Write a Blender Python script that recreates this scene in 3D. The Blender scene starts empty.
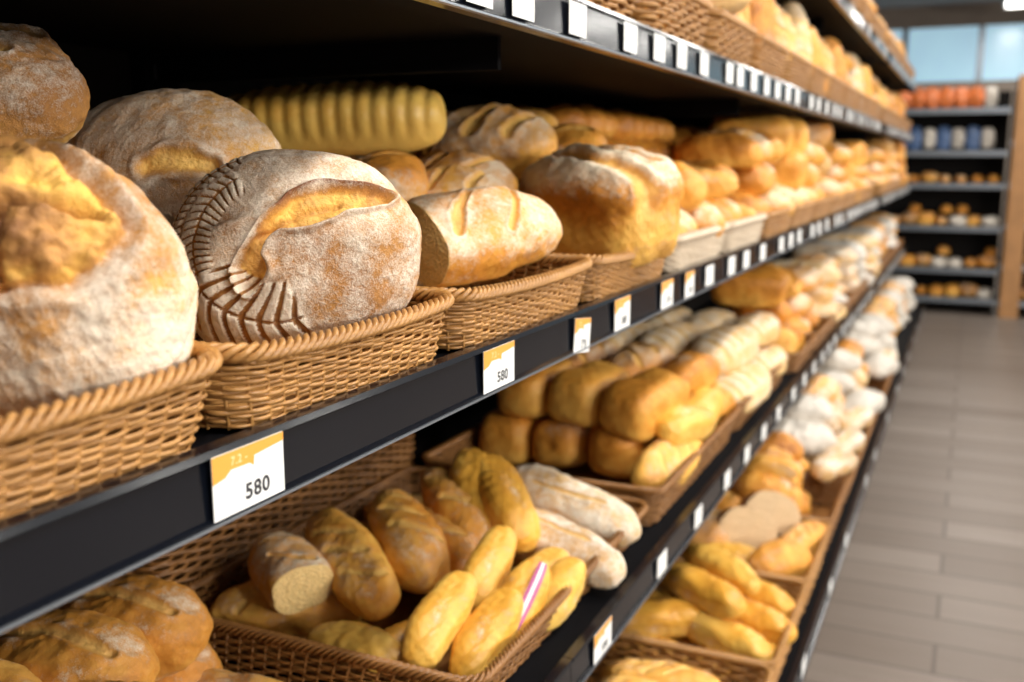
import bpy, bmesh, math, random
import numpy as np
from mathutils import Vector, Matrix
random.seed(7)
ZC=1.35
D=bpy.data; COL=bpy.context.scene.collection
SC=bpy.context.scene

# ------------------------------------------------------------------ materials
def new_mat(name):
    m=D.materials.new(name); m.use_nodes=True
    nt=m.node_tree; nt.nodes.clear()
    out=nt.nodes.new('ShaderNodeOutputMaterial'); b=nt.nodes.new('ShaderNodeBsdfPrincipled')
    nt.links.new(b.outputs[0],out.inputs[0])
    return m,nt,b
def N(nt,t,**k):
    n=nt.nodes.new(t)
    for a,v in k.items(): setattr(n,a,v)
    return n
def setin(n,i,v): n.inputs[i].default_value=v
def math_(nt,op,a,b=None,clamp=False):
    n=N(nt,'ShaderNodeMath',operation=op,use_clamp=clamp)
    for i,v in enumerate((a,b)):
        if v is None: continue
        if isinstance(v,(int,float)): n.inputs[i].default_value=v
        else: nt.links.new(v,n.inputs[i])
    return n.outputs[0]
def mix(nt,f,a,b):
    n=N(nt,'ShaderNodeMix',data_type='RGBA')
    for i,v in ((0,f),(6,a),(7,b)):
        if isinstance(v,(int,float)): n.inputs[i].default_value=v
        elif isinstance(v,tuple): n.inputs[i].default_value=v if len(v)==4 else (*v,1)
        else: nt.links.new(v,n.inputs[i])
    return n.outputs[2]
def noise(nt,scale,detail=3,rough=.5,stretch=None):
    tc=N(nt,'ShaderNodeTexCoord'); n=N(nt,'ShaderNodeTexNoise')
    setin(n,'Scale',scale); setin(n,'Detail',detail); setin(n,'Roughness',rough)
    if stretch:
        mp=N(nt,'ShaderNodeMapping'); setin(mp,'Scale',stretch); nt.links.new(tc.outputs['Object'],mp.inputs[0]); nt.links.new(mp.outputs[0],n.inputs['Vector'])
    else: nt.links.new(tc.outputs['Object'],n.inputs['Vector'])
    return n.outputs['Fac']
def simple(name,col,rough=.5,metal=0,nz=None,var=0.0,bump=0,coat=0,emit=None,es=0,bd=.002,spec=.5):
    m,nt,b=new_mat(name)
    setin(b,'Roughness',rough); setin(b,'Metallic',metal); setin(b,'Coat Weight',coat); setin(b,'Specular IOR Level',spec)
    if nz:
        f=noise(nt,nz,4)
        c0=tuple(max(0,c*(1-var)) for c in col); c1=tuple(min(1,c*(1+var)) for c in col)
        nt.links.new(mix(nt,f,c0,c1),b.inputs['Base Color'])
        if bump:
            bp=N(nt,'ShaderNodeBump'); setin(bp,'Strength',bump); setin(bp,'Distance',bd)
            nt.links.new(f,bp.inputs['Height']); nt.links.new(bp.outputs[0],b.inputs['Normal'])
    else: setin(b,'Base Color',(*col,1))
    if emit: setin(b,'Emission Color',(*emit,1)); setin(b,'Emission Strength',es)
    return m
def bread_mat(name,rough=.42,pale=(.84,.47,.095),gold=(.68,.275,.035),brown=(.25,.07,.011),flourc=(.84,.72,.54),crumbc=(.90,.62,.25),bump=.5,fstr=.92,spec=.40,grain=1.):
    m,nt,b=new_mat(name); L=nt.links
    at=N(nt,'ShaderNodeAttribute',attribute_name='mask'); sp=N(nt,'ShaderNodeSeparateColor'); L.new(at.outputs['Color'],sp.inputs[0])
    fl,bk,cr=sp.outputs
    nb=noise(nt,28,4,.6); nf=noise(nt,700,2,.6); nm=noise(nt,130,5,.7)
    oi=N(nt,'ShaderNodeObjectInfo')
    t=math_(nt,'ADD',bk,math_(nt,'MULTIPLY',math_(nt,'SUBTRACT',nb,.5),.9))
    t=math_(nt,'ADD',t,math_(nt,'MULTIPLY',math_(nt,'SUBTRACT',nm,.5),.55))
    t=math_(nt,'ADD',t,math_(nt,'MULTIPLY',math_(nt,'SUBTRACT',oi.outputs['Random'],.5),.28))
    r=N(nt,'ShaderNodeValToRGB'); e=r.color_ramp.elements
    e[0].position=.04; e[0].color=(*pale,1); e[1].position=.92; e[1].color=(*brown,1)
    g=e.new(.46); g.color=(*gold,1)
    L.new(t,r.inputs[0])
    f=math_(nt,'MULTIPLY',fl,1.55)
    f=math_(nt,'ADD',f,math_(nt,'MULTIPLY',math_(nt,'SUBTRACT',nf,.5),1.3*grain))
    f=math_(nt,'ADD',f,math_(nt,'MULTIPLY',math_(nt,'SUBTRACT',nm,.5),1.9*grain))
    f=math_(nt,'ADD',f,math_(nt,'MULTIPLY',math_(nt,'SUBTRACT',nb,.5),2.0))
    f=math_(nt,'SUBTRACT',f,.40,True)
    f=math_(nt,'MULTIPLY',f,math_(nt,'MULTIPLY',fl,4,True),True)
    f=math_(nt,'MULTIPLY',f,fstr)
    c=mix(nt,f,r.outputs[0],flourc)
    v=N(nt,'ShaderNodeTexVoronoi'); setin(v,'Scale',260); tc=N(nt,'ShaderNodeTexCoord'); L.new(tc.outputs['Object'],v.inputs['Vector'])
    hole=math_(nt,'MULTIPLY',v.outputs['Distance'],1.5,True)
    cc=mix(nt,hole,tuple(x*.74 for x in crumbc),crumbc)
    c=mix(nt,cr,c,cc)
    L.new(c,b.inputs['Base Color'])
    rr=math_(nt,'ADD',math_(nt,'MULTIPLY',fl,.35),rough,True); L.new(rr,b.inputs['Roughness'])
    setin(b,'Specular IOR Level',spec)
    setin(b,'Subsurface Weight',.05); setin(b,'Subsurface Radius',(.01,.005,.002)); setin(b,'Subsurface Scale',.5)
    h=math_(nt,'ADD',math_(nt,'MULTIPLY',nf,.3),nm)
    h=math_(nt,'ADD',h,math_(nt,'MULTIPLY',math_(nt,'MULTIPLY',v.outputs['Distance'],cr),1.2))
    bp=N(nt,'ShaderNodeBump'); setin(bp,'Strength',bump); setin(bp,'Distance',.0028)
    L.new(h,bp.inputs['Height']); L.new(bp.outputs[0],b.inputs['Normal'])
    return m
M_CRUST=bread_mat('crust')
M_RUST=bread_mat('rustic_crust',rough=.55,pale=(.88,.51,.10),gold=(.57,.27,.07),brown=(.18,.06,.018),flourc=(.87,.75,.60),bump=.9,fstr=.9,grain=.9)
M_YEL=bread_mat('yellow_crust',rough=.32,pale=(.84,.53,.12),gold=(.74,.36,.045),brown=(.42,.15,.02),bump=.3)
M_BRI=bread_mat('split_crust',rough=.42,pale=(.82,.45,.10),gold=(.62,.26,.04),brown=(.22,.07,.011),bump=.6)
M_PALE=bread_mat('pale_crust',rough=.6,pale=(.82,.56,.25),gold=(.66,.37,.11),brown=(.38,.18,.06),bump=.9,flourc=(.82,.75,.63))
M_BAG=simple('bread_bag',(.64,.58,.50),.35,nz=40,var=.3,bump=1,bd=.012)
def wick(name,a,bcol):
    m,nt,b=new_mat(name)
    f=noise(nt,1,4,.6,stretch=(22,22,320)); f2=noise(nt,14,2)
    c=mix(nt,f,a,bcol); c=mix(nt,math_(nt,'MULTIPLY',f2,.45),c,tuple(x*.5 for x in a))
    nt.links.new(c,b.inputs['Base Color']); setin(b,'Roughness',.38)
    bp=N(nt,'ShaderNodeBump'); setin(bp,'Strength',.3); setin(bp,'Distance',.001)
    nt.links.new(noise(nt,500,2),bp.inputs['Height']); nt.links.new(bp.outputs[0],b.inputs['Normal'])
    return m
M_WICK=wick('wicker',(.20,.075,.018),(.76,.40,.12))
M_WICK2=wick('dark_wicker',(.11,.04,.010),(.54,.25,.07))
M_WICK3=wick('pale_wicker',(.60,.45,.30),(.82,.70,.54))
M_BLACK=simple('black_metal',(.003,.003,.004),.75,nz=60,var=.3,spec=.08)
M_RAIL=simple('black_plastic',(.003,.004,.007),.16,spec=.4)
M_SILV=simple('silver_strip',(.30,.33,.37),.35,metal=.8)
M_CARD=simple('card',(.78,.78,.76),.5,nz=300,var=.03)
M_CREAM=simple('cream_print',(.80,.62,.32),.5)
M_ORANGE=simple('orange_print',(.74,.33,.05),.5)
M_INK=simple('ink',(.015,.015,.02),.6)
M_BACK=simple('back_panel',(.008,.006,.005),.7,nz=20,var=.3,spec=.2)
M_WOOD=simple('wood',(.42,.21,.08),.45,nz=9,var=.3)
M_PURPLE=simple('purple_print',(.42,.08,.22),.4)
M_BLUE=simple('blue_film',(.08,.14,.28),.3,nz=24,var=.9)
M_RED=simple('orange_film',(.70,.18,.05),.3,nz=24,var=.5)

# ------------------------------------------------------------------ helpers
def link(o): COL.objects.link(o); return o
def obj(name,mesh,mat=None,parent=None,loc=None,M=None):
    o=D.objects.new(name,mesh)
    if mat and mesh and not mesh.materials: mesh.materials.append(mat)
    link(o)
    if parent: o.parent=parent
    if M is not None: o.matrix_local=M
    elif loc is not None: o.location=loc
    return o
def meta(o,label,cat,group=None):
    o['label']=label; o['category']=cat
    if group: o['group']=group
def mk(name,V,F,smooth=True):
    m=D.meshes.new(name); m.from_pydata([tuple(v) for v in V],[],F); m.update()
    if smooth: m.polygons.foreach_set('use_smooth',[True]*len(m.polygons))
    return m
def boxes(name,lst,bev=0.0,smooth=False):
    bm=bmesh.new()
    for (x0,x1,y0,y1,z0,z1) in lst:
        r=bmesh.ops.create_cube(bm,size=1)
        for v in r['verts']:
            v.co=Vector(((x0+x1)/2+v.co.x*(x1-x0),(y0+y1)/2+v.co.y*(y1-y0),(z0+z1)/2+v.co.z*(z1-z0)))
    if bev: bmesh.ops.bevel(bm,geom=bm.edges[:],offset=bev,segments=2,affect='EDGES',profile=.5)
    m=D.meshes.new(name); bm.to_mesh(m); bm.free(); return m
def extrude_profile(name,prof,y0,y1):
    n=len(prof); V=[(x,y0,z) for x,z in prof]+[(x,y1,z) for x,z in prof]
    F=[(i,(i+1)%n,(i+1)%n+n,i+n) for i in range(n)]+[tuple(range(n-1,-1,-1)),tuple(range(n,2*n))]
    m=mk(name,V,F,False)
    bm=bmesh.new(); bm.from_mesh(m); bmesh.ops.recalc_face_normals(bm,faces=bm.faces[:]); bm.to_mesh(m); bm.free()
    return m
def frame(center,xax,up):
    x=Vector(xax).normalized(); z=Vector(up); z=(z-x*z.dot(x)).normalized(); y=z.cross(x)
    M=Matrix(((x.x,y.x,z.x,center[0]),(x.y,y.y,z.y,center[1]),(x.z,y.z,z.z,center[2]+ZC),(0,0,0,1)))
    return M

# ------------------------------------------------------------------ bread
ICO={}
def ico(n):
    if n not in ICO:
        bm=bmesh.new(); bmesh.ops.create_icosphere(bm,subdivisions=n,radius=1)
        m=D.meshes.new('ico_base'); bm.to_mesh(m); bm.free()
        m.polygons.foreach_set('use_smooth',[True]*len(m.polygons))
        a=np.empty(len(m.vertices)*3); m.vertices.foreach_get('co',a); a=a.reshape(-1,3)
        a/=np.linalg.norm(a,axis=1)[:,None]
        ICO[n]=(m,a)
    return ICO[n]
def vn(P,scale,seed,octv=3):
    rs=np.random.RandomState(seed); out=np.zeros(len(P)); amp=1; tot=0
    for o in range(octv):
        acc=np.zeros(len(P))
        for k in range(7):
            w=rs.normal(size=3); w/=np.linalg.norm(w); w*=scale*(.6+.8*rs.rand())
            acc+=np.sin(P@w+rs.rand()*6.28)
        out+=amp*acc/3.2; tot+=amp; amp*=.5; scale*=2.1
    return out/tot
def segd(A,B,pts):
    d=np.full(len(A),9.); 
    for (x0,y0),(x1,y1) in zip(pts[:-1],pts[1:]):
        vx,vy=x1-x0,y1-y0; t=np.clip(((A-x0)*vx+(B-y0)*vy)/(vx*vx+vy*vy),0,1)
        d=np.minimum(d,np.hypot(A-x0-t*vx,B-y0-t*vy))
    return d
def sstep(x,a,b):
    t=np.clip((x-a)/(b-a),0,1); return t*t*(3-2*t)
def loaf(name,L,W,H,q=2.3,res=6,taper=0.,bottom=.8,scores=(),flour=0.,bake=.4,lump=.003,seed=1,
         cutx=None,ridges=0,ridgeamp=.004,lobes=0,lobeamp=.2,fn=None,mat=None,bend=0,flourtop=0.,sdeep=.004,lipk=.3,cutc=1.,torn=.55):
    base,n=ico(res); m=base.copy(); m.name=name
    p=n/((np.abs(n)**q).sum(1)**(1/q))[:,None]
    P=p.copy()
    neg=P[:,2]<0; P[neg,2]*=bottom
    fl=-bottom*.82
    k=P[:,2]<fl; P[k,2]=fl+(P[k,2]-fl)*.15
    s=1-taper*np.abs(P[:,0])**2.2
    if lobes: s=s*(1-lobeamp*np.abs(np.cos(P[:,0]*math.pi*lobes/2))**6*(.4+.6*(P[:,2]>0)))
    P[:,1]*=s; P[:,2]*=s
    dims=np.array([L,W,H])/2
    nn=n/dims; nn/=np.linalg.norm(nn,axis=1)[:,None]
    A=P[:,0]*L/2; B=P[:,1]*W/2
    top=sstep(P[:,2],-.05,.25)
    Q=P*dims/dims.max()
    disp=lump*vn(Q,3.2,seed,2)+lump*.3*vn(Q,13,seed+3,2)+lump*.08*vn(Q,50,seed+4,2)
    rug=vn(Q,22,seed+31,3)
    fm=flour+flourtop*sstep(P[:,2],.1,.8)+.25*vn(P,3.5,seed+5,2)*(flour+flourtop>0.02)
    bk=bake+.20*P[:,2]+.12*vn(P,3,seed+9,2)
    bk=bk-.20*sstep(-P[:,2],.15,.5)
    cr=np.zeros(len(P))
    wob=1+.35*vn(Q,12,seed+41,2)
    for sc in scores:
        pts,w=sc[0],sc[1]
        pts=[(x*L/2,y*W/2) for x,y in pts]
        d=segd(A,B,pts)*wob; g=np.exp(-(d/w)**4)*top; lip=np.exp(-((d-1.5*w)/(.45*w))**2)*top
        disp+=-sdeep*g+sdeep*lipk*lip+.0010*rug*g
        fm=fm*(1-g)+.10*lip; bk=bk*(1-g*torn)+lip*.10+.15*rug*g; cr=np.maximum(cr,g*.35)
    if ridges:
        r=np.cos(P[:,0]*math.pi*ridges); disp+=ridgeamp*(1-np.abs(r)**3)*sstep(P[:,2],-.3,.3)
        bk+= .05*(1-np.abs(r)); 
    st=dict(P=P,n=n,A=A,B=B,disp=disp,fm=fm,bk=bk,cr=cr,top=top,seed=seed,Q=Q)
    if fn: fn(st)
    V=st['P']*dims+nn*st['disp'][:,None]
    cr=st['cr']
    if cutx is not None:
        c=cutx*L/2
        k=(V[:,0]<c) if cutx<0 else (V[:,0]>c)
        cr=np.where(k,cutc,cr); st['fm']=np.where(k,0,st['fm'])
        V[k,0]=c+(V[k,0]-c)*.04+.0006*rug[k]
    if bend: V[:,1]+=bend*(V[:,0]/(L/2))**2
    m.vertices.foreach_set('co',V.astype(np.float32).ravel())
    ca=m.color_attributes.new('mask','FLOAT_COLOR','POINT')
    c4=np.stack([np.clip(st['fm'],0,1),np.clip(st['bk'],0,1),np.clip(cr,0,1),np.ones(len(P))],1)
    ca.data.foreach_set('color',c4.astype(np.float32).ravel())
    m.update(); m.materials.clear(); m.materials.append(mat or M_CRUST)
    return m
def put(name,mesh,center,xax,up,label,cat,group=None,scale=None):
    o=D.objects.new(name,mesh); link(o)
    M=frame(center,xax,up)
    if scale: M=M@Matrix.Diagonal((*scale,1)) if not isinstance(scale,(int,float)) else M@Matrix.Scale(scale,4)
    o.matrix_world=M
    meta(o,label,cat,group); return o

def fn_hero(s):
    a=s['P'][:,0]; b=s['P'][:,1]; z=s['P'][:,2]; 
    wa=.04*vn(s['P'],7,77,3); wb=.04*vn(s['P'],7,78,3)
    A=a+wa; B=b+wb
    face=sstep(z,-.25,.05)
    pts=[(-.20,-.42),(-.17,-.14),(-.02,.10),(.20,.24),(.45,.34),(.80,.38)]
    d=segd(A,B,pts)
    w=.035+.07*np.exp(-((B+.30)/.15)**2)+.17*np.exp(-((A-.30)/.28)**2)+.07*np.exp(-((A-.65)/.18)**2)
    g=(1-sstep(d,w*.80,w*1.02))*face
    edge=np.exp(-((d-w*1.10)/.026)**2)*face
    upper=sstep(B-(.18+.25*A),0,.12)
    low=1-upper
    rough=vn(s['P'],13,5,4)
    cr1=np.exp(-(segd(A+.03*rough,B,[(-.13,.0),(.18,.22),(.5,.34)])/.035)**2)*face
    s['disp']+=-.009*g+.004*edge*upper+.006*edge*low+.0040*rough*g-.005*cr1*g
    s['disp']+=.006*low*np.exp(-((d-.3)/.2)**2)*face*(1-g)
    s['fm']=.60+.34*vn(s['P'],4,11,3)-.3*sstep(-z,-.1,.4)
    s['fm']=s['fm']*(1-g)-edge*upper*.5
    s['bk']=s['bk']*(1-g)+g*(.12+.34*np.clip(rough,-1,1)+.2*cr1) +edge*upper*.3
    s['cr']=g*.12
    r=np.hypot(a,b); ph=np.degrees(np.arctan2(b,a))%360
    def feather(p0,p1,r0,r1,spine,Nn,sl,dep,wd,brown=.55):
        reg=sstep(ph,p0-2,p0+2)*(1-sstep(ph,p1-2,p1+2))*sstep(r,r0-.02,r0+.02)*(1-sstep(r,r1-.02,r1+.01))
        u=(ph-p0)/(p1-p0)*Nn - sl*np.abs(r-spine)**1.3*1.4
        f=np.abs((u%1)-.5)*2
        ln=1-sstep(f,wd-.12,wd+.12)
        sp=np.exp(-((r-spine)/.012)**2)
        gg=reg*np.maximum(ln,sp)*sstep(z,-.75,-.6)
        s['disp']+=-dep*gg+.0010*reg*(1-ln)
        s['fm'][:]=s['fm']*(1-reg)+reg*np.where(gg>.4,.15,.95)
        s['bk'][:]=s['bk']*(1-gg)+gg*brown
        s['cr'][:]=s['cr']*(1-reg)
    feather(118,206,.50,.79,.66,14,6,.0014,.26,.5)
    feather(112,206,.82,.998,.905,18,-6,.0014,.26,.5)
    feather(209,284,.40,.99,.70,7,4.0,.0024,.33,.58)
def fn_open(s):
    A=s['P'][:,0]; B=s['P'][:,1]; z=s['P'][:,2]
    nz=vn(s['P'],4,21,3)
    r=np.hypot(A*1.0,B*1.05)+.13*nz
    top=sstep(z,-.15,.05)
    g=(1-sstep(r,.62,.69))*top
    edge=np.exp(-((r-.73)/.05)**2)*top
    rough=vn(s['P'],9,33,4); rough2=vn(s['P'],22,35,3)
    crack=np.exp(-(segd(A+.06*rough2,B,[(-.55,.15),(-.2,-.02),(.1,.12),(.55,.2)])/.07)**2)*top
    crack2=np.exp(-(segd(A,B+.06*rough2,[(.05,.1),(.12,-.5)])/.05)**2)*top
    crack3=np.exp(-(segd(A,B+.05*rough2,[(-.25,.0),(-.4,-.4)])/.03)**2)*top
    s['disp']+=.008*g*rough+.003*g*rough2+.003*g-.020*crack-.013*crack2-.007*crack3+.006*edge -.007*np.exp(-((r-.66)/.03)**2)*top
    s['fm']=.54+.34*vn(s['P'],4,12,3)-.65*sstep(-z,.05,.45)
    s['fm']=s['fm']*(1-g)
    s['bk']=np.where(g>.05,s['bk']*(1-g)+g*(.28+.42*np.clip(rough,-1,1)),s['bk'])+(crack+crack2)*.30
    s['bk']+=-.15*sstep(-z,.1,.5)
    s['cr']=g*.05
mesh_hero=loaf('scored_loaf',.214,.184,.15,q=2.2,res=8,bottom=.9,bake=.48,lump=.005,seed=4,fn=fn_hero,mat=M_RUST)
mesh_open=loaf('open_loaf',.19,.165,.17,q=2.25,res=8,bottom=.85,bake=.42,lump=.008,seed=8,fn=fn_open,mat=M_RUST)
mesh_slit=loaf('slit_loaf',.215,.15,.13,q=2.2,res=7,taper=.12,bottom=.8,flour=.55,bake=.45,lump=.006,seed=15,
   scores=[([(.0,-.55),(.2,-.45),(.55,-.45)],.008)],sdeep=.009,mat=M_RUST,torn=.8)
mesh_dark=loaf('dark_loaf',.15,.13,.12,q=2.2,res=7,flour=.45,bake=.50,lump=.007,seed=19,
   scores=[([(-.5,.3),(0,.1),(.5,.35)],.007),([(-.3,-.4),(.4,-.3)],.006)],sdeep=.007,mat=M_RUST)
mesh_cut=loaf('cut_loaf',.27,.120,.100,q=2.4,res=7,taper=.15,flour=.26,flourtop=.30,bake=.30,lump=.007,seed=23,cutx=-.55,
   scores=[([(-.40,-.5),(-.22,.1),(.0,.5)],.0045),([(.15,-.6),(.40,.1),(.5,.55)],.004)],sdeep=.005,torn=.6)
def fn_tin(s):
    z=s['P'][:,2]
    s['P'][:,1]*=1+.10*sstep(z,.0,.45); s['P'][:,0]*=1+.05*sstep(z,.0,.45)
    s['bk']+=.08*sstep(z,.0,.3)
mesh_tin=loaf('tin_loaf',.24,.15,.170,q=3.5,res=7,flour=.04,flourtop=.70,bake=.24,lump=.009,seed=29,bottom=1.,
   scores=[([(-.9,-.45),(-.3,-.25),(.2,-.40),(.9,-.25)],.016),([(-.7,.3),(.0,.2),(.7,.35)],.010)],sdeep=.012,fn=fn_tin,torn=.7)
mesh_ridge=loaf('ridged_loaf',.33,.105,.098,q=3.4,res=7,taper=.03,flour=.08,bake=.0,lump=.003,seed=31,ridges=7,ridgeamp=.0030,mat=M_YEL)
G={}
G['golden']=[loaf('golden_loaf',.20,.10,.09,q=2.6,taper=.2,res=6,flour=.15,flourtop=.3,bake=.34,lump=.006,seed=40+i,torn=.7,sdeep=.005,scores=[([(x-.15,-.6),(x+.15,.6)],.006) for x in ((-.45,.1,.6) if i else (-.2,.45))]) for i in range(2)]
G['tin']=[loaf('sandwich_loaf',.22,.116,.112,q=3.5,res=6,flour=0,flourtop=.10*i,bake=.30,seed=50+i,bottom=.95,lump=.006) for i in range(3)]
G['roll']=[loaf('bread_roll',.145,.060,.056,q=2.8,taper=.12,res=6,flour=.06,bake=.20,seed=60+i,mat=M_YEL,lump=.0045) for i in range(3)]
G['batard']=[loaf('slashed_loaf',.215,.076,.070,q=2.8,taper=.15,res=6,flour=.08,flourtop=.22,bake=.14,lump=.007,seed=70+i,torn=.6,sdeep=.003,lipk=.15,bend=.006*(i-1),scores=[([(x-.16,-.5),(x+.16,.5)],.0055) for x in ((-.45,.0,.5),(-.55,-.1,.3),(-.2,.4))[i]]) for i in range(3)]
G['white']=[loaf('floured_loaf',.24,.084,.072,q=2.8,taper=.15,res=6,flour=.46,flourtop=.2,bake=.45,lump=.009,seed=80+i,mat=M_PALE,scores=[([(-.5,-.2),(.5,.2)],.004)],sdeep=.003) for i in range(2)]
G['boule']=[loaf('round_loaf',.17,.165,.12,q=2.2,res=6,flour=.25,bake=.38,lump=.006,seed=90+i,mat=M_RUST if i else M_CRUST,scores=[([(-.5,-.2),(.5,.25)],.009)],sdeep=.006) for i in range(2)]
G['half']=[loaf('cut_round_loaf',.19,.17,.13,q=2.3,res=6,flour=.10,bake=.62,lump=.005,seed=96,cutx=.25,cutc=.85,mat=bread_mat('country_crust',rough=.6,pale=(.70,.36,.09),gold=(.40,.15,.04),brown=(.14,.04,.012),crumbc=(.70,.50,.28),bump=.6))]
G['bag']=[loaf('bagged_loaf',.27,.12,.085,q=2.8,taper=.1,res=6,lump=.012,seed=100+i,mat=M_BAG) for i in range(3)]
G['split']=[loaf('split_loaf',.21,.10,.09,q=3.0,taper=.08,res=6,bake=.28,seed=110+i,mat=M_BRI,flour=.12,flourtop=.22,lump=.008,bend=.004*(2*i-1),scores=[([(-.75,-.15),(.1,.1),(.75,-.1)],.006)],sdeep=.006,torn=.6) for i in range(2)]
G['bun']=[loaf('round_bun',.085,.083,.068,q=2.2,res=5,bake=.32,seed=120+i,lump=.003) for i in range(2)]
G['pale']=[loaf('pale_loaf',.27,.11,.085,q=2.6,taper=.15,res=6,flour=.35,flourtop=.2,bake=.22,seed=130+i,lump=.005,mat=M_PALE,scores=[([(x-.08,-.7),(x+.08,.7)],.006) for x in (-.65,-.35,-.05,.25,.55)]) for i in range(2)]
G['orange']=[loaf('orange_loaf',.18,.10,.09,q=2.5,taper=.15,res=6,bake=.38,lump=.006,seed=140+i,flour=.1*i,flourtop=.1) for i in range(2)]
DIM={'golden':(.20,.10,.09),'tin':(.22,.118,.112),'roll':(.145,.062,.058),'batard':(.215,.078,.072),'white':(.24,.084,.072),'boule':(.17,.165,.12),
 'bag':(.27,.12,.085),'split':(.21,.10,.09),'bun':(.085,.083,.068),'pale':(.27,.11,.085),'orange':(.18,.10,.09),'half':(.19,.17,.13)}
INFO={'golden':('bread_loaf','golden loaf with diagonal slashes and light flour','bread'),
 'tin':('sandwich_loaf','plain orange-brown tin loaf with smooth crust','bread'),
 'roll':('bread_roll','shiny yellow oblong bread roll','bread roll'),
 'batard':('slashed_loaf','short golden loaf with slashed floury crust','bread'),
 'white':('floured_loaf','long loaf heavily dusted with white flour','bread'),
 'boule':('round_loaf','round crusty brown loaf with a slash','bread'),
 'half':('cut_round_loaf','brown country loaf cut open showing pale crumb','bread'),
 'bag':('bagged_loaf','soft loaf wrapped in crumpled white bag','bread'),
 'split':('split_loaf','long golden crusty loaf with split top','bread'),
 'bun':('round_bun','small round golden bun','bun'),
 'pale':('pale_loaf','pale floured loaf with cross slashes','bread'),
 'orange':('orange_loaf','oval orange-brown loaf with smooth crust','bread')}

# ------------------------------------------------------------------ baskets
def rrect(hx,hy,r,M):
    sx,sy=2*(hx-r),2*(hy-r); q=math.pi*r/2
    tot=2*sx+2*sy+4*q; P=[];Nn=[]
    for i in range(M):
        s=i/M*tot
        for (kind,ln,k) in (('l',sy,0),('c',q,0),('l',sx,1),('c',q,1),('l',sy,2),('c',q,2),('l',sx,3),('c',q,3)):
            if s<=ln:break
            s-=ln
        a0=k*math.pi/2; cc=[(hx-r,hy-r),(-(hx-r),hy-r),(-(hx-r),-(hy-r)),(hx-r,-(hy-r))]
        if kind=='c':
            a=a0+s/r; c=cc[k]; P.append((c[0]+r*math.cos(a),c[1]+r*math.sin(a))); Nn.append((math.cos(a),math.sin(a)))
        else:
            st=[(hx,-(hy-r)),(hx-r,hy),(-hx,hy-r),(-(hx-r),-hy)][k]; dr=[(0,1),(-1,0),(0,-1),(1,0)][k]
            P.append((st[0]+dr[0]*s,st[1]+dr[1]*s)); Nn.append([(1,0),(0,1),(-1,0),(0,-1)][k])
    return np.array(P),np.array(Nn),tot
def basket_meshes(hx,hy,h,mat,row=.0036,stk=.0165,spp=6,sides=5,tap=.92,amp=.0018,hf=.46,dip=0.):
    r=.03
    _,_,tot=rrect(hx,hy,r,8); ns=int(tot/stk)//2*2; Mn=ns*spp
    V=[];F=[]; off=0
    rows=int((h-.004)/row)
    ang=[2*math.pi*k/sides for k in range(sides)]
    idx=np.arange(Mn)
    def sag(C,f):   # long sides dip slightly toward their middle
        return -dip*f*np.clip(1-(C[:,1]/hy)**2,0,1)*(C[:,0]>0)
    def loop(C,Z,Nn,rn,rz):
        nonlocal off
        R=np.zeros((Mn,sides,3))
        for k,a in enumerate(ang):
            R[:,k,0]=C[:,0]+Nn[:,0]*rn*math.cos(a); R[:,k,1]=C[:,1]+Nn[:,1]*rn*math.cos(a); R[:,k,2]=Z+rz*math.sin(a)
        V.append(R.reshape(-1,3))
        for i in range(Mn):
            j=(i+1)%Mn
            for k in range(sides):
                l=(k+1)%sides
                F.append((off+i*sides+k,off+j*sides+k,off+j*sides+l,off+i*sides+l))
        off+=Mn*sides
    rr_=np.random.RandomState(5)
    for i in range(rows):
        f=(i+.5)/rows; s=tap+(1-tap)*f
        C,Nn,_=rrect(hx*s,hy*s,r,Mn)
        ph=math.pi*(i%2)
        o=amp*np.sin(idx/spp*math.pi+ph)+.0006*np.sin(idx*.21+i*2.1)
        z=.001+row*(i+.5)+.0006*np.sin(idx*.07+i*1.7)+.0005*np.sin(idx*.23+i)+sag(C,f)
        loop(C+Nn*o[:,None],z,Nn,max(.0014,amp*.8),row*(hf-.05+.13*rr_.rand()))
    C0,_,_=rrect(hx*tap,hy*tap,r,ns); C1,_,_=rrect(hx,hy,r,ns); s1=sag(C1,1)
    for i in range(ns):
        a=Vector((*C0[i],.0)); b=Vector((*C1[i],h+s1[i]))
        w=.0018
        vs=[]
        for p in (a,b):
            for dx,dy in ((w,0),(0,w),(-w,0),(0,-w)): vs.append((p.x+dx,p.y+dy,p.z))
        V.append(np.array(vs))
        for k in range(4): F.append((off+k,off+(k+1)%4,off+4+(k+1)%4,off+4+k))
        off+=8
    side=mk('basket_side',np.concatenate(V),F); side.materials.append(mat)
    V=[];F=[];off=0
    Mn=int(tot/.004) if spp>=4 else int(tot/.010)
    idx=np.arange(Mn); C,Nn,_=rrect(hx+.001,hy+.001,r,Mn)
    turns=round(tot/(.036)); sg=sag(C,1)
    for st in range(4):
        phi=2*math.pi*(turns*idx/Mn+st/4)
        rr=.0045
        loop(C+Nn*(rr*np.cos(phi))[:,None],h+.001+rr*np.sin(phi)+sg,Nn,.0032,.0032)
    rim=mk('basket_rim',np.concatenate(V),F); rim.materials.append(mat)
    C,_,_=rrect(hx*tap,hy*tap,r,48)
    n=48; Vb=[(*c,.003) for c in C]+[(*c,.007) for c in C]
    Fb=[tuple(range(n-1,-1,-1)),tuple(range(n,2*n))]+[(i,(i+1)%n,(i+1)%n+n,i+n) for i in range(n)]
    base=mk('basket_base',Vb,Fb,False); base.materials.append(mat)
    return [('woven_side',side),('rim',rim),('base',base)]
BK={}
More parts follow.
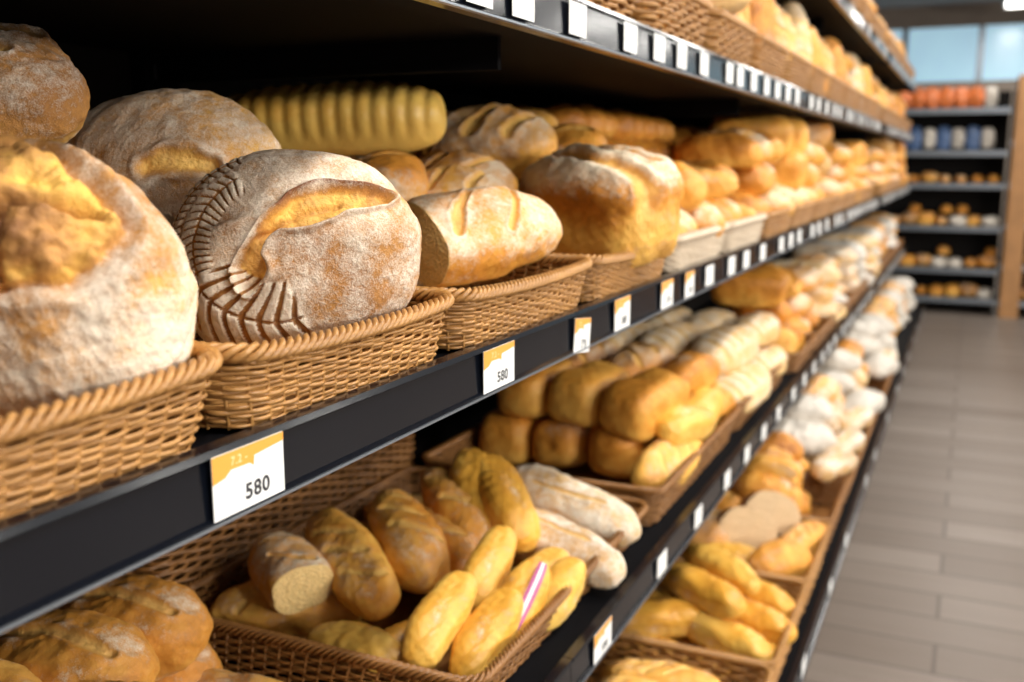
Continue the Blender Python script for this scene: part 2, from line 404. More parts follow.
def basket(key,hx,hy,h,mat,cx,cy,z,label,group,**k):
    if key not in BK: BK[key]=basket_meshes(hx,hy,h,mat,**k)
    e=D.objects.new('bread_basket',None); link(e); e.empty_display_size=.05; e.location=(cx,cy,z+ZC)
    meta(e,label,'basket',group)
    for nme,ms in BK[key]: obj(nme,ms,parent=e)
    return e
FAR=dict(row=.0085,stk=.032,spp=4,sides=4,amp=.0042,hf=.40)
# ------------------------------------------------------------------ shelving
BX=-1.07
def shelving(y0,y1,uprights,label):
    root=D.objects.new('display_shelving',None); link(root); root.location=(0,y0,0); meta(root,label,'shelf')
    def ch(name,mesh,mat,parent=root):
        o=obj(name,mesh,mat); o.parent=parent
        if parent is root: o.location=(0,-y0,0)
        return o
    b=ch('back_panel',boxes('bp',[(BX-.03,BX,y0,y1,.0,ZC+1.0)]),M_BACK)
    for y in uprights:
        lst=[(BX,BX+.03,y-.03,y+.03,.0,ZC+1.0)]
        u=ch('upright',boxes('up',lst,.002),M_BLACK)
        sl=[]; z=.3
        while z<ZC+.95:
            sl.append((BX+.0302,BX+.0306,y-.017,y-.011,z,z+.02)); sl.append((BX+.0302,BX+.0306,y+.011,y+.017,z,z+.02)); z+=.04
        s=obj('slot_row',boxes('sl',sl),M_INK); s.parent=u
    for zc,xf in ((.50,-.42),(.155,-.42),(-.203,-.42),(-.65,-.42),(-1.09,-.262)):
        z=ZC+zc
        sb=ch('shelf_board',boxes('sb',[(BX+.03,xf-.012,y0,y1,z-.012,z+.018),(xf-.05,xf-.012,y0,y1,z-.024,z-.012)]),M_BLACK)
        for y in uprights:
            br=obj('bracket',boxes('br',[(BX+.03,xf-.1,y-.004,y+.004,z-.05,z-.012)]),M_BLACK); br.parent=sb
        prof=[(xf-.012,z-.025),(xf+.002,z-.025),(xf+.004,z-.0215),(xf+.0,z-.019),(xf-.0015,z+.018),(xf+.0025,z+.0205),(xf+.001,z+.025),(xf-.012,z+.025)]
        ys=[y0]+[y for y in uprights if y0+.1<y<y1-.1]+[y1]
        for a,c in zip(ys[:-1],ys[1:]):
            rl=obj('price_rail',extrude_profile('rail',prof,a+.001,c-.001),M_RAIL); rl.parent=sb
            t=obj('trim_strip',extrude_profile('trim',[(xf+.0022,z-.0255),(xf+.0048,z-.0245),(xf+.0048,z-.0225),(xf+.0022,z-.0225)],a+.001,c-.001),M_SILV); t.parent=rl
    ch('plinth',boxes('pl',[(BX,-.31,y0,y1,.0,ZC-1.12)]),M_BLACK)
shelving(-.23,5.3,[-.2,1.1,2.43,3.76,5.2],'long black metal shelving unit stocked with bread')
shelving(5.42,7.9,[5.5,6.7,7.82],'black metal shelving unit at the aisle end stocked with bread')
zr0=-.203+.018; ZR=-.085
r=obj('shelf_riser',boxes('riser',[(BX+.04,-.66,.05,5.2,ZC+ZR-.006,ZC+ZR),(-.668,-.66,.05,5.2,ZC+zr0+.0005,ZC+ZR-.006),(BX+.04,BX+.048,.05,5.2,ZC+zr0+.0005,ZC+ZR-.006)]),M_BLACK)
meta(r,'low black metal riser carrying the rear row of loaves','shelf riser')

# ------------------------------------------------------------------ price tags
def text_mesh(s,size,bold=.012):
    cu=D.curves.new('t','FONT'); cu.body=s; cu.size=size; cu.align_x='CENTER'; cu.align_y='CENTER'; cu.extrude=.00005; cu.offset=size*bold
    cu.space_character=1.1
    o=D.objects.new('t',cu); link(o); bpy.context.view_layer.update()
    dg=bpy.context.evaluated_depsgraph_get(); m=D.meshes.new_from_object(o.evaluated_get(dg)); D.objects.remove(o); return m
TROT=Matrix(((0,0,1,0),(1,0,0,0),(0,1,0,0),(0,0,0,1)))
TAGM={}
def tagmesh():
    if 'card' not in TAGM:
        TAGM['card']=boxes('card',[(-.0355,.0355,-.021,.021,-.0004,.0004)],.0002); TAGM['card'].materials.append(M_CARD)
        z0,z1=.0004,.0006
        def prism(pts):
            n=len(pts); return [(x,y,z0) for x,y in pts]+[(x,y,z1) for x,y in pts],[tuple(range(n-1,-1,-1)),tuple(range(n,2*n))]+[(i,(i+1)%n,(i+1)%n+n,i+n) for i in range(n)]
        V1,F1=prism([(-.0355,.0208),(-.0355,.003),(-.024,.005),(-.018,.009),(.000,.0085),(.004,.006),(.005,.0125),(.0355,.0150),(.0355,.0208)])
        TAGM['band']=mk('band',V1,F1,False); TAGM['band'].materials.append(M_ORANGE)
        TAGM['price']=text_mesh('7.2 -',.008,.01); TAGM['price'].materials.append(M_CREAM)
        for d in ('580','590'):
            t=text_mesh(d,.0145,.030); t.transform(Matrix.Diagonal((1.08,1,1,1))); TAGM[d]=t; t.materials.append(M_INK)
    return TAGM
def tag(y,zc,xf=-.42,detail=True,digits='580',tilt=0,w=1,dz=0):
    T=tagmesh(); o=D.objects.new('price_tag',T['card']); link(o)
    o.matrix_world=Matrix.Translation((xf+.0035,y,ZC+zc+dz))@TROT@Matrix.Rotation(tilt,4,'Z')@Matrix.Diagonal((w,1 if detail else .85,1,1))
    meta(o,'white price tag with orange patch and black digits on the rail' if detail else 'small plain white price tag clipped to the shelf rail','price tag','price tags on the shelf rails')
    if detail:
        obj('orange_band',T['band'],parent=o)
        obj('price_print',T['price'],parent=o,loc=(-.010,.0140,.0006))
        obj('printed_digits',T[digits],parent=o,loc=(.007,-.0105,.0005))
    return o
tag(.497,-.203,digits='580'); tag(.879,-.203,digits='580'); tag(1.114,-.205,digits='590',tilt=-.12,w=.75,dz=-.004)
tag(1.267,-.203,digits='580',w=.9); tag(1.485,-.203,digits='590',w=.9); tag(1.62,-.203,w=.8)
y=1.76
while y<7.8:
    if not 5.25<y<5.47: tag(y,-.203,detail=False,w=.8)
    y+=random.choice((.14,.18,.24))
for y in (.84,.937,1.087,1.278,1.41,1.53,1.67,1.86,1.95,2.08,2.22): tag(y,.155,detail=False,w=.75)
y=2.35
while y<7.8:
    if not 5.25<y<5.47: tag(y,.155,detail=False,w=.8)
    y+=random.choice((.14,.18,.24))
tag(1.21,-.65,digits='580'); 
y=1.5
while y<7.8:
    if not 5.25<y<5.47: tag(y,-.65,detail=False,w=.75)
    y+=random.choice((.17,.2,.24))
y=2.1
while y<7.8:
    if not 5.25<y<5.47: tag(y,-1.09,xf=-.262,detail=False,w=.8)
    y+=random.choice((.35,.45,.6))
y=3.3
while y<7.8:
    if not 5.25<y<5.47: tag(y,.50,detail=False,w=.8)
    y+=random.choice((.3,.4))

# ------------------------------------------------------------------ middle shelf front
ZM=-.182
LB='natural wicker basket with braided rim holding loaves'
GW='wicker baskets on the shelves'
basket('m1',.104,.165,.056,M_WICK,-.532,.331,ZM,LB,GW,dip=.006)
basket('m2',.104,.154,.056,M_WICK,-.532,.657,ZM,LB,GW,dip=.006)
basket('m3',.104,.180,.056,M_WICK,-.532,.998,ZM,LB,GW,dip=.006)
basket('m3',.104,.180,.056,M_WICK,-.532,1.365,ZM,LB,GW)
cam_dir=lambda c: (Vector((0,0,0))-Vector(c)).normalized()
Rv=Vector((.9092,.4163,0))
c=(-.528,.440,-.084)
v=cam_dir(c); put('bread_loaf',mesh_open,c,Rv+Vector((0,0,-.12)),v*1.0+Vector((0,0,.65))-Rv*.12,'round floured loaf burst open with golden cracked top','bread')
c=(-.533,.711,-.083)
v=cam_dir(c); put('bread_loaf',mesh_hero,c,Rv+Vector((0,0,.05)),v*.95+Vector((0,0,.22))-Rv*.16,'round floured loaf with curved golden slash and leaf scoring','bread')
c=(-.73,.775,-.005)
v=cam_dir(c); put('bread_loaf',mesh_slit,c,Rv+Vector((0,0,.0)),v*.75+Vector((0,0,.5)),'oval loaf dusted with flour and one short slit','bread')
c=(-.765,.61,.05)
v=cam_dir(c); put('bread_loaf',mesh_dark,c,Rv,v*.4+Vector((0,0,.8)),'rustic loaf with cracked floury tan crust','bread')
c=(-.525,1.035,-.092)
put('bread_loaf',mesh_cut,c,(.42,.90,.08),(.35,-.5,.85),'floured golden loaf with slashes and one cut end','bread')
c=(-.505,1.415,-.072)
put('bread_loaf',mesh_tin,c,(.80,-.42,-.02),(.12,-.2,1),'tall boxy golden tin loaf with floury split top','bread')
c=(-.83,1.19,.050)
put('bread_loaf',mesh_ridge,c,(.9,.36,.02),(.2,-.3,1),'long golden loaf with crosswise ridges','bread')
def g(kind,c,ax,up=(0.2,-.2,1),label=None,i=None,group=None,scale=None,name=None):
    nm,lb,ct=INFO[kind]; ms=G[kind][i if i is not None else random.randrange(len(G[kind]))]
    return put(name or nm,ms,c,ax,up,label or lb,ct,group,scale)
GR='loaves in the rear row of the middle shelf'
g('orange',(-.80,1.13,-.045),(1,.2,0),label='orange-brown loaf under a long ridged loaf',group=GR)
g('orange',(-.93,1.28,-.04),(1,.3,0),label='orange-brown loaf under a long ridged loaf',group=GR)
g('boule',(-.70,1.12,-.035),(1,.5,.0),i=0,scale=.70,label='small reddish-brown loaf with flour',group=GR)
g('golden',(-.64,1.20,-.05),(.9,.5,.0),(.3,-.4,1),i=0,scale=.8,group=GR)
g('golden',(-.74,1.50,.02),(1,.15,.05),(.4,-.5,1),i=1,scale=1.3,group=GR)
g('golden',(-.70,1.32,-.04),(1,.1,.0),(.3,-.4,1),group=GR)
g('boule',(-.66,1.66,.0),(1,.1,.0),(.3,-.4,1),i=0,scale=.9,group=GR)
g('tin',(-.80,1.70,.03),(1,.1,.0),(.3,-.4,1),group=GR)
g('orange',(-.95,1.52,-.035),(1,.2,0),group=GR); g('orange',(-.93,.95,-.035),(1,.2,0),group=GR); g('boule',(-.9,.78,-.02),(1,.2,0),group=GR)
g('boule',(-.88,.45,-.02),(1,.2,0),group=GR); g('boule',(-.72,.42,-.03),(1,.2,0),i=1,scale=.8,group=GR); g('boule',(-.92,.62,-.02),(1,.2,0),group=GR)
g('boule',(-.77,.60,-.045),(1,.1,0),i=1,scale=.62,group=GR)
GBn='round buns heaped behind the baskets'
for l,(ya,yb,xs) in enumerate(((1.85,2.7,(-.72,-.81,-.90)),(1.87,2.65,(-.73,-.82,-.91)),(1.90,2.6,(-.75,-.84)))):
    for yy in np.arange(ya,yb,.092):
        for xx in xs:
            g('bun',(xx+random.uniform(-.01,.01),yy+random.uniform(-.01,.01),-.052+.062*l),(random.random(),random.random()+.1,0),group=GBn,scale=random.uniform(1.02,1.15))

def fill(kind,x0,x1,y0,y1,zb,layers=2,ax='x',grp='loaves',sc=1.0,jit=.18):
    kinds=kind if isinstance(kind,(list,tuple)) else [kind]
    kind=kinds[0]
    L,W,H=(d*sc for d in DIM[kind]); hh=H*.86
    if ax=='z':
        n=max(1,int((y1-y0)/W)); dy=(y1-y0)/n
        for j in range(n):
            for xx in (x1-H*.5,x1-H*1.5):
                g(random.choice(kinds),(xx,y0+dy*(j+.5),zb+L*.5-.005),(random.uniform(-.25,-.1),random.uniform(-.12,.12),1),(1,-.3,.1),group=grp,scale=sc*random.uniform(.9,1.03))
        return
    sx,sy=(L,W) if ax=='x' else (W,L)
    nx=max(1,int((x1-x0)/sx)); ny=max(1,int((y1-y0)/sy))
    for l in range(layers):
        my=max(1,ny-(l%2)) if ax=='x' else ny; mx=nx
        dx=(x1-x0)/nx; dy=(y1-y0)/ny
        for i in range(mx):
            for j in range(my):
                cx=x0+dx*(i+.5)-.012*l; cy=y0+dy*(j+.5+((l%2)*.5 if ny>1 else 0))
                cz=zb+hh*.5+l*hh*.84
                a=(1,random.uniform(-jit,jit),random.uniform(-.08,.08)) if ax=='x' else (random.uniform(-jit,jit),1,random.uniform(-.05,.05))
                g(random.choice(kinds),(cx+random.uniform(-.012,.012),cy+random.uniform(-.006,.006),cz+random.uniform(-.004,.004)),a,(random.uniform(-.2,.3),random.uniform(-.35,.1),1),group=grp,scale=sc*random.uniform(.93,1.08))

# ------------------------------------------------------------------ shelf three, near
Z3=-.632
LD='brown wicker basket with braided rim full of bread'
W2=dict(row=.0048,stk=.020,spp=5,sides=4,amp=.0024,hf=.44)
basket('n1',.240,.195,.062,M_WICK2,-.700,.700,Z3,LD,GW,**W2)
basket('n2',.235,.325,.058,M_WICK2,-.695,1.232,Z3,LD,GW,**W2)
basket('n3',.232,.33,.074,M_WICK2,-.680,1.905,Z3,LD,GW,**W2)
basket('n3',.232,.33,.074,M_WICK2,-.680,2.58,Z3,LD,GW,**W2)
BKW=dict(row=.0068,stk=.026,spp=4,sides=4,amp=.0040,tap=.97,hf=.42)
basket('nb',.045,.35,.175,M_WICK2,-.985,1.27,Z3,'tall brown wicker basket against the back panel',GW,**BKW)
basket('nb',.045,.35,.175,M_WICK2,-.985,.55,Z3,'tall brown wicker basket against the back panel',GW)
GB='long golden split loaves in a wicker basket'
for cx,cy,cz,ax in ((-.84,.79,-.58,(1,.12,0)),(-.83,.69,-.58,(1,.05,0)),(-.82,.59,-.58,(1,.1,0)),(-.61,.69,-.595,(1,-.02,0)),(-.61,.59,-.590,(1,.1,0)),
   (-.82,.755,-.505,(1,.15,.0)),(-.80,.655,-.50,(1,.12,0)),(-.66,.60,-.52,(1,.1,.0)),(-.82,.56,-.50,(1,.1,0)),(-.70,.79,-.605,(1,.05,0))):
    g('split',(cx,cy,cz),ax,(.2,-.4,1),group=GB,scale=.95)
def seg(kind,a,b,label=None,i=None,scale=None,grp='assorted loaves in a wicker basket'):
    a=Vector(a);b=Vector(b)
    return g(kind,(a+b)/2,b-a,(.4+random.uniform(-.3,.3),-.35+random.uniform(-.3,.3),.9),label=label,i=i,group=grp,scale=scale)
put('bread_loaf',mesh_cut,(-.80,1.03,-.55),(-.75,.55,.05),(.3,-.4,1),'floured golden loaf with slashes and one cut end','bread','assorted loaves in a wicker basket',.78)
seg('batard',(-.655,1.02,-.565),(-.825,1.145,-.525),i=1,scale=1.1)
seg('batard',(-.645,1.115,-.555),(-.79,1.250,-.52),i=0,scale=1.15)
seg('batard',(-.60,1.175,-.575),(-.76,1.27,-.545),i=2,scale=1.05)
seg('batard',(-.62,1.235,-.56),(-.76,1.355,-.51),i=2,scale=1.1)
seg('roll',(-.640,1.29,-.54),(-.70,1.375,-.49),i=0,scale=1.35)
seg('roll',(-.585,1.285,-.545),(-.67,1.37,-.495),i=1,scale=1.45)
seg('white',(-.665,1.465,-.535),(-.450,1.432,-.58),i=0)
seg('white',(-.64,1.345,-.56),(-.450,1.315,-.595),i=1)
GRo='yellow rolls in a wicker basket'
seg('roll',(-.552,1.085,-.565),(-.555,1.173,-.51),grp=GRo,scale=.95)
seg('roll',(-.557,.955,-.575),(-.552,1.038,-.53),grp=GRo)
seg('roll',(-.507,.975,-.600),(-.498,1.066,-.55),grp=GRo)
r10=g('roll',(-.4915,1.1015,-.565),(.003,.083,.05),(.3,-.35,.9),i=0,group=GRo,label='yellow roll with a purple and white printed strip')
seg('roll',(-.483,1.16,-.60),(-.475,1.22,-.575),grp=GRo,scale=.9)
seg('roll',(-.53,1.19,-.60),(-.52,1.27,-.58),grp=GRo)
seg('roll',(-.60,1.08,-.60),(-.60,1.16,-.60),grp=GRo); seg('roll',(-.61,.98,-.605),(-.60,1.02,-.60),grp=GRo); seg('roll',(-.70,.965,-.60),(-.60,.96,-.60),grp=GRo)
for (a,b) in (((-.85,1.25),(-.70,1.2)),((-.75,1.05),(-.86,1.0)),((-.87,1.4),(-.75,1.42)),((-.86,1.15),(-.75,1.12)),((-.7,1.35),(-.55,1.38))):
    seg('batard',(*a,-.60),(*b,-.60))
nx_=16; tt=[math.radians(a_) for a_ in (96,104,112,120)]
Vb=[];Fb=[]
for k in range(nx_+1):
    xx=-.055+.11*k/nx_; rr=max(.05,(1-(abs(xx)/.0725)**2.8))**(1/2.8)*(1-.12*(abs(xx)/.0725)**2.2)
    for t in tt:
        ct,sn=math.cos(t),math.sin(t); q_=1/((abs(ct)**2.8+abs(sn)**2.8)**(1/2.8))
        Vb.append((xx,.0332*ct*rr*q_,.0312*sn*rr*q_))
for k in range(nx_):
    for i in range(3): Fb.append((k*4+i,k*4+i+1,(k+1)*4+i+1,(k+1)*4+i))
bm=mk('paper_strip',Vb,Fb); bm.materials.append(M_PURPLE); bm.materials.append(M_CARD)
for i,p in enumerate(bm.polygons): p.material_index=1 if i%3==1 else 0
pb=obj('paper_strip',bm,parent=r10); pb['label']='purple and white printed paper strip'
GS='stacked tin loaves'
for x_ in (-.835,-.715,-.595):
    g('tin',(x_,1.87,-.565),(random.uniform(-.08,.12),1,0),(random.uniform(-.1,.1),0,1),group=GS)
for k_,x_ in enumerate((-.80,-.68)):
    g('tin',(x_,1.88,-.47),(.05+.08*k_,1,.0),(.12*k_,0,1),group=GS)
g('tin',(-.555,1.86,-.475),(.25,1,.05),(.2,-.2,1),i=0,group=GS)
seg('batard',(-.50,1.70,-.575),(-.485,1.88,-.565),grp=GS,i=1,scale=1.2)
seg('roll',(-.50,1.80,-.51),(-.47,1.95,-.52),grp=GS,scale=1.4)
for x_ in (-.82,-.70,-.58): g('tin',(x_,2.11,-.56),(.02,1,0),(0,0,1),group=GS)
for x_ in (-.78,-.65): g('golden',(x_,2.12,-.465),(.2,1,0),(0,0,1),group=GS,scale=1.2)
seg('roll',(-.505,2.0,-.55),(-.50,2.08,-.53),grp=GS,scale=1.4); seg('orange',(-.51,2.16,-.55),(-.50,2.22,-.55),grp=GS,scale=.9)
g('orange',(-.54,2.13,-.47),(.3,1,0),(0,0,1),group=GS)
GP='pale slashed loaves'
for x_ in (-.88,-.74,-.60,-.49): g('pale',(x_,2.42,-.56),(.1,1,.05),(.1,-.1,1),group=GP,scale=1.15)
for x_ in (-.82,-.68,-.54): g('pale',(x_,2.48,-.475),(.1,1,.05),(.1,-.1,1),group=GP,scale=1.2)
for x_ in (-.84,-.72,-.60,-.50): g('pale',(x_,2.76,-.56),(.05,1,.0),(.1,-.1,1),group=GP,scale=1.1)
for x_ in (-.78,-.65,-.53): g('pale',(x_,2.80,-.475),(.05,1,.0),(.1,-.1,1),group=GP,scale=1.1)

slots=[1.57,1.96,2.35,2.74,3.13,3.52,3.91,4.30,4.69]
mk_=[['orange','golden'],['orange','batard'],['golden','orange'],['tin','golden'],['golden','orange'],['boule','golden'],['orange','golden'],['golden','tin'],['golden']]
for i,y0 in enumerate(slots):
    if i<2: basket('mp',.104,.188,.055,M_WICK3,-.532,y0+.19,ZM,'pale cream wicker basket holding golden loaves',GW,row=.005,stk=.016,spp=4)
    else: basket('mf',.104,.188,.055,M_WICK,-.532,y0+.19,ZM,LB,GW,**FAR)
    fill(mk_[i],-.63,-.45,y0+.02,y0+.36,ZM+.012,2 if i<2 else 3,'x','loaves along the middle shelf',sc=1.1)
    if y0>2.6: fill(random.choice([['golden','boule'],['orange','golden'],['tin','orange'],['boule','golden']]),-.90,-.66,y0,y0+.38,ZR,2,'x',GR,sc=1.2)
def run(key,hx,xc,zs,ylist,kinds,mat,h=.055,layers=2,grp='loaves',hy=.180,ax='x',sc=1.):
    for y0,kd in zip(ylist,kinds):
        basket(key,hx,hy,h,mat,xc,y0+.19,zs,'wicker basket of loaves on black shelving',GW,**FAR)
        up=isinstance(kd,tuple)
        fill(list(kd) if up else kd,xc-hx+.025,xc+hx-.02,y0+.02,y0+.36,zs+.012,layers,'z' if up else 'x',grp,sc=sc)
far=[5.45,5.84,6.23,6.62,7.01,7.40]
run('mf',.104,-.532,ZM,far,['golden','orange','boule','golden','tin','golden'],M_WICK,grp='loaves along the middle shelf',layers=3,sc=1.1)
run('sf',.14,-.575,Z3,[2.98,3.37,3.76,4.15,4.54,4.91]+far,[['tin','orange'],['golden','orange'],['pale','golden'],['bag','golden'],['golden','white'],['bag','orange'],'pale',['bag','golden'],'golden','orange','bag','golden'],M_WICK2,h=.06,layers=3,grp='loaves along the lower shelf',sc=1.1)
T1=('tin','golden','batard'); T2=('golden','pale','tin')
TF=dict(hy=.172)
run('sf2',.13,-.563,.155+.018,[1.02,1.41,1.80,2.19,2.58,2.97,3.36,3.75,4.14,4.53,4.90]+far,['golden','golden',['golden','pale'],T1,T1,T2,T1,T1,'golden',T2,'golden','golden',T1,'orange','golden',T1,'golden'],M_WICK,h=.085,layers=3,grp='loaves along the upper shelf',sc=1.15,**TF)
run('sf2',.13,-.563,.50+.018,[2.97,3.36,3.75,4.14,4.53,4.90]+far,['golden','bag','golden',T2,'golden','golden',T1,'orange','golden',T1,'golden','golden'],M_WICK,h=.085,layers=3,grp='loaves along the highest shelf',**TF)
Z5=-1.072
GLo='loaves along the lowest shelf'
def bb(y0,kinds,layers=2,hy=.21,sc=1,h=.105,jit=.25,near=False,over=0):
    kw=dict(row=.0080,stk=.030,spp=4,sides=4,amp=.0048,hf=.36) if near else FAR
    basket('bb%.2f%.2f%d'%(hy,h,near),.20,hy,h,M_WICK if near else M_WICK2,-.485,y0+hy+.005,Z5,'wicker basket on the lowest shelf',GW,**kw)
    if kinds: fill(kinds,-.64,-.30,y0+.03,y0+hy*2-.02,Z5+.012,layers,'x',GLo,sc=sc,jit=jit)
bb(1.40,'batard',2,near=True); bb(1.83,None,near=True); bb(2.26,None,near=True)
GY='long yellow rolls in a deep wicker basket'
for (x_,y_,z_,ax) in ((-.58,1.90,-1.03,(1,.1,0)),(-.58,1.99,-1.03,(1,-.1,0)),(-.58,2.08,-1.03,(1,.15,0)),(-.57,2.17,-1.03,(1,0,0)),(-.40,1.92,-1.03,(.3,1,0)),(-.40,2.08,-1.03,(.2,1,0)),(-.33,2.05,-1.03,(-.1,1,0)),
   (-.56,1.93,-.965,(1,.35,.05)),(-.55,2.03,-.965,(1,.25,0)),(-.54,2.14,-.96,(1,.45,.05)),(-.41,1.94,-.975,(1,-.45,-.1)),(-.39,2.05,-.975,(1,-.3,-.1)),(-.40,2.16,-.97,(1,-.5,-.05)),(-.47,2.00,-.91,(.9,-.6,0)),(-.45,2.11,-.905,(.9,-.7,0))):
    g('roll',(x_,y_,z_),ax,(.1,-.2,1),group=GY,scale=(1.7,1.3,1.3))
fill('roll',-.62,-.34,2.29,2.42,Z5+.012,2,'x',GLo,sc=1.2)
g('half',(-.47,2.46,-.945),(.55,-.8,.30),(.2,.3,1),group=GLo,scale=.95); g('half',(-.43,2.58,-.935),(.6,-.8,.35),(.2,.3,1),group=GLo,scale=.95); g('boule',(-.58,2.44,-.955),(1,.3,0),group=GLo,i=1); g('orange',(-.36,2.36,-.965),(.7,1,0),group=GLo); g('batard',(-.335,2.55,-.975),(.3,1,0),group=GLo)
g('boule',(-.58,2.58,-.955),(1,.3,0),group=GLo,i=0)
bb(2.69,['batard','orange'],4)
bb(3.12,['bag','white'],4,h=.08,sc=1.1,jit=.25); bb(3.55,['white','golden'],4,h=.08,sc=1.1,jit=.35); bb(3.98,['bag','pale'],4,h=.08,sc=1.1,jit=.25); bb(4.41,['golden','orange'],3,h=.08,sc=1.1,jit=.4); bb(4.84,['bag','white'],4,h=.08,sc=1.1,jit=.3)
for yy in (3.18,3.45,3.75,4.08,4.9,5.1):
    g('bag' if random.random()<.5 else 'white',(-.335,yy,-.955+random.uniform(-.01,.01)),(.35,1,random.uniform(-.1,.1)),(.2,0,1),group=GLo)
for y0,kd in zip([5.45,5.84,6.23,6.62,7.01,7.40],['bag',['bag','golden'],'golden','bag','golden','bag']):
    fill(kd,-.62,-.30,y0,y0+.37,Z5+.002,3,'x',GLo,sc=1.1)

# ------------------------------------------------------------------ room
def struct(name,m,mat):
    o=obj(name,m,mat); o['kind']='structure'; return o
m,nt,b=new_mat('floor_planks')
tc=N(nt,'ShaderNodeTexCoord'); br=N(nt,'ShaderNodeTexBrick'); nt.links.new(tc.outputs['Object'],br.inputs['Vector'])
setin(br,'Scale',1.0); setin(br,'Color1',(.17,.135,.11,1)); setin(br,'Color2',(.28,.235,.20,1)); setin(br,'Mortar',(.08,.06,.05,1))
setin(br,'Mortar Size',.006); setin(br,'Mortar Smooth',.3); setin(br,'Brick Width',.9); setin(br,'Row Height',.18)
mp=N(nt,'ShaderNodeMapping'); setin(mp,'Scale',(1,9,1)); nt.links.new(tc.outputs['Object'],mp.inputs[0])
nz=N(nt,'ShaderNodeTexNoise'); setin(nz,'Scale',3); setin(nz,'Detail',5); nt.links.new(mp.outputs[0],nz.inputs['Vector'])
c=mix(nt,math_(nt,'MULTIPLY',nz.outputs['Fac'],.6),br.outputs['Color'],(.13,.095,.07))
nt.links.new(c,b.inputs['Base Color']); setin(b,'Roughness',.42); setin(b,'Specular IOR Level',.3)
M_FLOOR=m
struct('floor',boxes('fl',[(-4,6,-2,16,-.1,0)]),M_FLOOR)
struct('ceiling',boxes('ce',[(-4,6,-2,16,3.5,3.6)]),simple('ceiling_paint',(.35,.34,.34),.8,nz=3,var=.1))
struct('wall_back',boxes('wb',[(-4,6,15.9,16,0,2.45),(-4,6,15.9,16,3.2,3.5)]),simple('wall_paint',(.34,.28,.23),.8,nz=2,var=.3))
M_WIN=simple('window_glass',(.3,.5,.6),.2,nz=1.5,var=.5,emit=(.45,.68,.82),es=.65)
x=-4
i=1
while x<6:
    struct('window_%d'%i,boxes('wn',[(x,x+.92,15.92,15.97,2.45,3.2)]),M_WIN); 
    struct('trim_%d'%i,boxes('tr',[(x+.92,x+1,15.88,15.98,2.45,3.2)]),M_SILV); x+=1; i+=1
struct('wall_left',boxes('wl',[(-4.1,-4,-2,16,0,3.5)]),simple('wall_paint2',(.2,.18,.17),.8,nz=2,var=.2))

M_TUBE=simple('lamp_tube',(1,1,1),.3,emit=(1,.95,.88),es=8)
for yy in (.2,2.2,4.2,6.2,8.6,11.5,14):
    for xx in ((.75 if yy<8 else .35),3.2):
        e=obj('ceiling_light',boxes('cl',[(-.17,.17,-.62,.62,0,.06)],.006),M_SILV,loc=(xx,yy,3.26))
        meta(e,'long ceiling light fitting with glowing diffuser','ceiling light','ceiling lights above the aisle')
        obj('diffuser',boxes('df',[(-.14,.14,-.58,.58,-.012,0)],.003),M_TUBE,parent=e)
        obj('hanger',boxes('hg',[(-.004,.004,-.5,-.492,.06,.24),(-.004,.004,.492,.5,.06,.24)]),M_BLACK,parent=e)
        ld=D.lights.new('lamp','AREA'); ld.shape='RECTANGLE'; ld.size=.28; ld.size_y=1.2; ld.energy={.2:48,2.2:36,4.2:30,6.2:26}.get(yy,30); ld.color=(1,.97,.92)
        lo=D.objects.new('lamp_light',ld); link(lo); lo.parent=e; lo.location=(0,0,-.02)
for yy in (-1.2,.3,1.8,3.6,5.6,7.6):  # added off-view lamps to brighten the rear loaves; housings and rods invented
    e=D.objects.new('added_fill_light',None); link(e); tgt=Vector((-.6,yy+.5,1.15)); pos=Vector((5.0,yy,2.15)); dv=(tgt-pos).normalized()
    e.location=pos; rot=dv.to_track_quat('-Z','Y').to_matrix().to_4x4()
    meta(e,'added off-view fill light on a rod aimed at shelves','fill light','added fill lights brightening the rear rows')
    obj('rod',boxes('rd',[(-.008,.008,-.008,.008,.10,1.35)]),M_BLACK,parent=e)
    obj('fill_housing',boxes('th',[(-.2,.2,-.2,.2,.01,.10)],.01),M_BLACK,parent=e,M=rot)
    obj('fill_lens',boxes('tl',[(-.18,.18,-.18,.18,.0,.01)],.002),M_TUBE,parent=e,M=rot)
    ld=D.lights.new('fill_lamp','AREA'); ld.shape='SQUARE'; ld.size=.34; ld.energy=(74 if yy<1 else (52 if yy<3 else 28)); ld.color=(1,.96,.89)
    lo=D.objects.new('lamp_light',ld); link(lo); lo.parent=e; lo.matrix_local=rot@Matrix.Translation((0,0,-.012))

def rack(x0,x1,yf,label,posts,mat_post,zs,rail=True,pw=.05):
    root=D.objects.new('display_rack',None); link(root); root.location=((x0+x1)/2,yf+.2,0); meta(root,label,'shelf')
    def ch(n,ms,mt):
        o=obj(n,ms,mt); o.parent=root; o.location=(-(x0+x1)/2,-yf-.2,0); return o
    ch('back_panel',boxes('rb',[(x0,x1,yf+.4,yf+.43,0,1.95)]),M_BACK)
    for p in posts: ch('post',boxes('rp',[(p-pw,p+pw,yf-.02,yf+.42,0,2.05)],.004),mat_post)
    for z in zs:
        s=ch('shelf_board',boxes('rs',[(x0,x1,yf,yf+.4,z-.03,z)]),M_BLACK)
        if rail:
            t=obj('price_rail',boxes('rr',[(x0,x1,yf-.012,yf-.001,z-.035,z+.01)]),M_SILV); t.parent=s
rack(-1.7,.25,9.6,'black end rack with silver price rails',[-1.65,-.75],M_BLACK,[.14,.40,.77,1.14,1.42,1.78])
rack(.27,2.2,9.55,'wooden framed rack stocked with loaves',[.36,1.2,2.12],M_WOOD,[.14,.45,.80,1.15,1.5],pw=.075)
GE='packaged goods on the end rack'
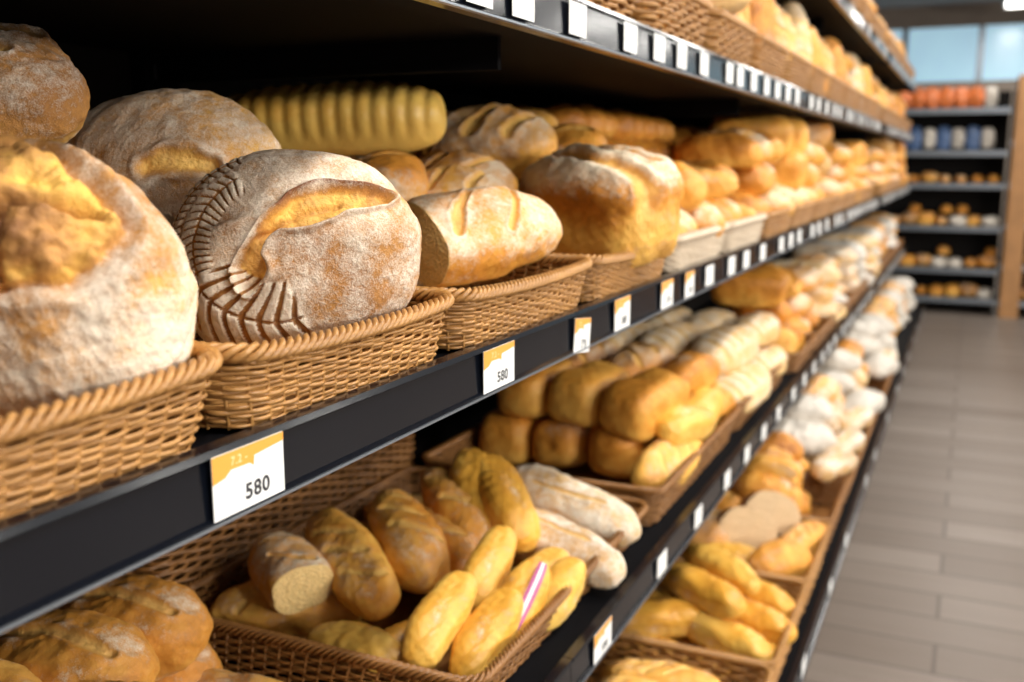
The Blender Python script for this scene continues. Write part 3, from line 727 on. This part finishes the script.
for z in (.14,.40,.77,1.14):
    for x_ in np.arange(-.62,.20,.13):
        k_=random.choice(['bag','orange','golden','boule','tin','bag']) 
        s_=random.uniform(.9,1.15) if z!=1.14 else .95
        g(k_,(x_,9.75,z-ZC+DIM[k_][2]*.43*s_),(.1,1,0),(0,0,1),group=GE,scale=s_)
        if random.random()<.5 and z not in(.14,1.14): g('orange',(x_+.03,9.78,z-ZC+.14),(.1,1,0),(0,0,1),group=GE)
pk=loaf('snack_bag',.12,.09,.23,q=3.2,res=5,lump=.010,seed=200,bottom=1,mat=M_BLUE); pk2=loaf('snack_bag',.12,.09,.20,q=3.2,res=5,lump=.012,seed=201,bottom=1,mat=M_RED)
pk3=loaf('snack_bag',.10,.09,.19,q=3.2,res=5,lump=.010,seed=202,bottom=1,mat=M_BAG)
for k,x_ in enumerate(np.arange(-.62,.20,.118)):
    mm=random.choice([pk,pk,pk3]); put('snack_bag',mm,(x_,9.75,1.42-ZC+.11),(1,random.uniform(-.3,.3),0),(0,0,1),'plastic snack bag standing upright','snack bag','snack bags on the end rack')
    mm=random.choice([pk2,pk3,pk2,pk2]); put('snack_bag',mm,(x_,9.75,1.78-ZC+.097),(1,random.uniform(-.3,.3),0),(0,0,1),'plastic snack bag standing upright','snack bag','snack bags on the end rack')
for z in (.14,.45,.80,1.15,1.5):
    for x_ in np.arange(.51,2.05,.12):
        if abs(x_-1.2)<.13: continue
        g(random.choice(['golden','orange','boule','golden']),(x_,9.75,z-ZC+.05),(.1,1,0),(0,0,1),group='loaves on the wooden rack')
        g('golden',(x_+.03,9.75,z-ZC+.13),(.1,1,0),(0,0,1),group='loaves on the wooden rack')

# ------------------------------------------------------------------ world & camera
w=D.worlds.new('w'); SC.world=w; w.use_nodes=True
bg=w.node_tree.nodes['Background']; bg.inputs[0].default_value=(1,.98,.96,1); bg.inputs[1].default_value=.34
th=math.radians(24.6); ph=math.radians(10.31)
s_,c_,sp_,cp_=math.sin(th),math.cos(th),math.sin(ph),math.cos(ph)
F=Vector((-s_*cp_,c_*cp_,-sp_)); R=Vector((c_,s_,0)); U=Vector((-s_*sp_,c_*sp_,cp_))
cd=D.cameras.new('camera'); cam=D.objects.new('camera',cd); link(cam)
cam.matrix_world=Matrix(((R.x,U.x,-F.x,0),(R.y,U.y,-F.y,0),(R.z,U.z,-F.z,ZC),(0,0,0,1)))
cd.sensor_width=36; cd.lens=34.98; cd.clip_start=.02
cd.dof.use_dof=True; cd.dof.focus_distance=.82; cd.dof.aperture_fstop=4.6
SC.camera=cam
SC.view_settings.view_transform='Standard'
SC.view_settings.look='None'
for k,(m_,a_) in ICO.items():
    D.meshes.remove(m_)
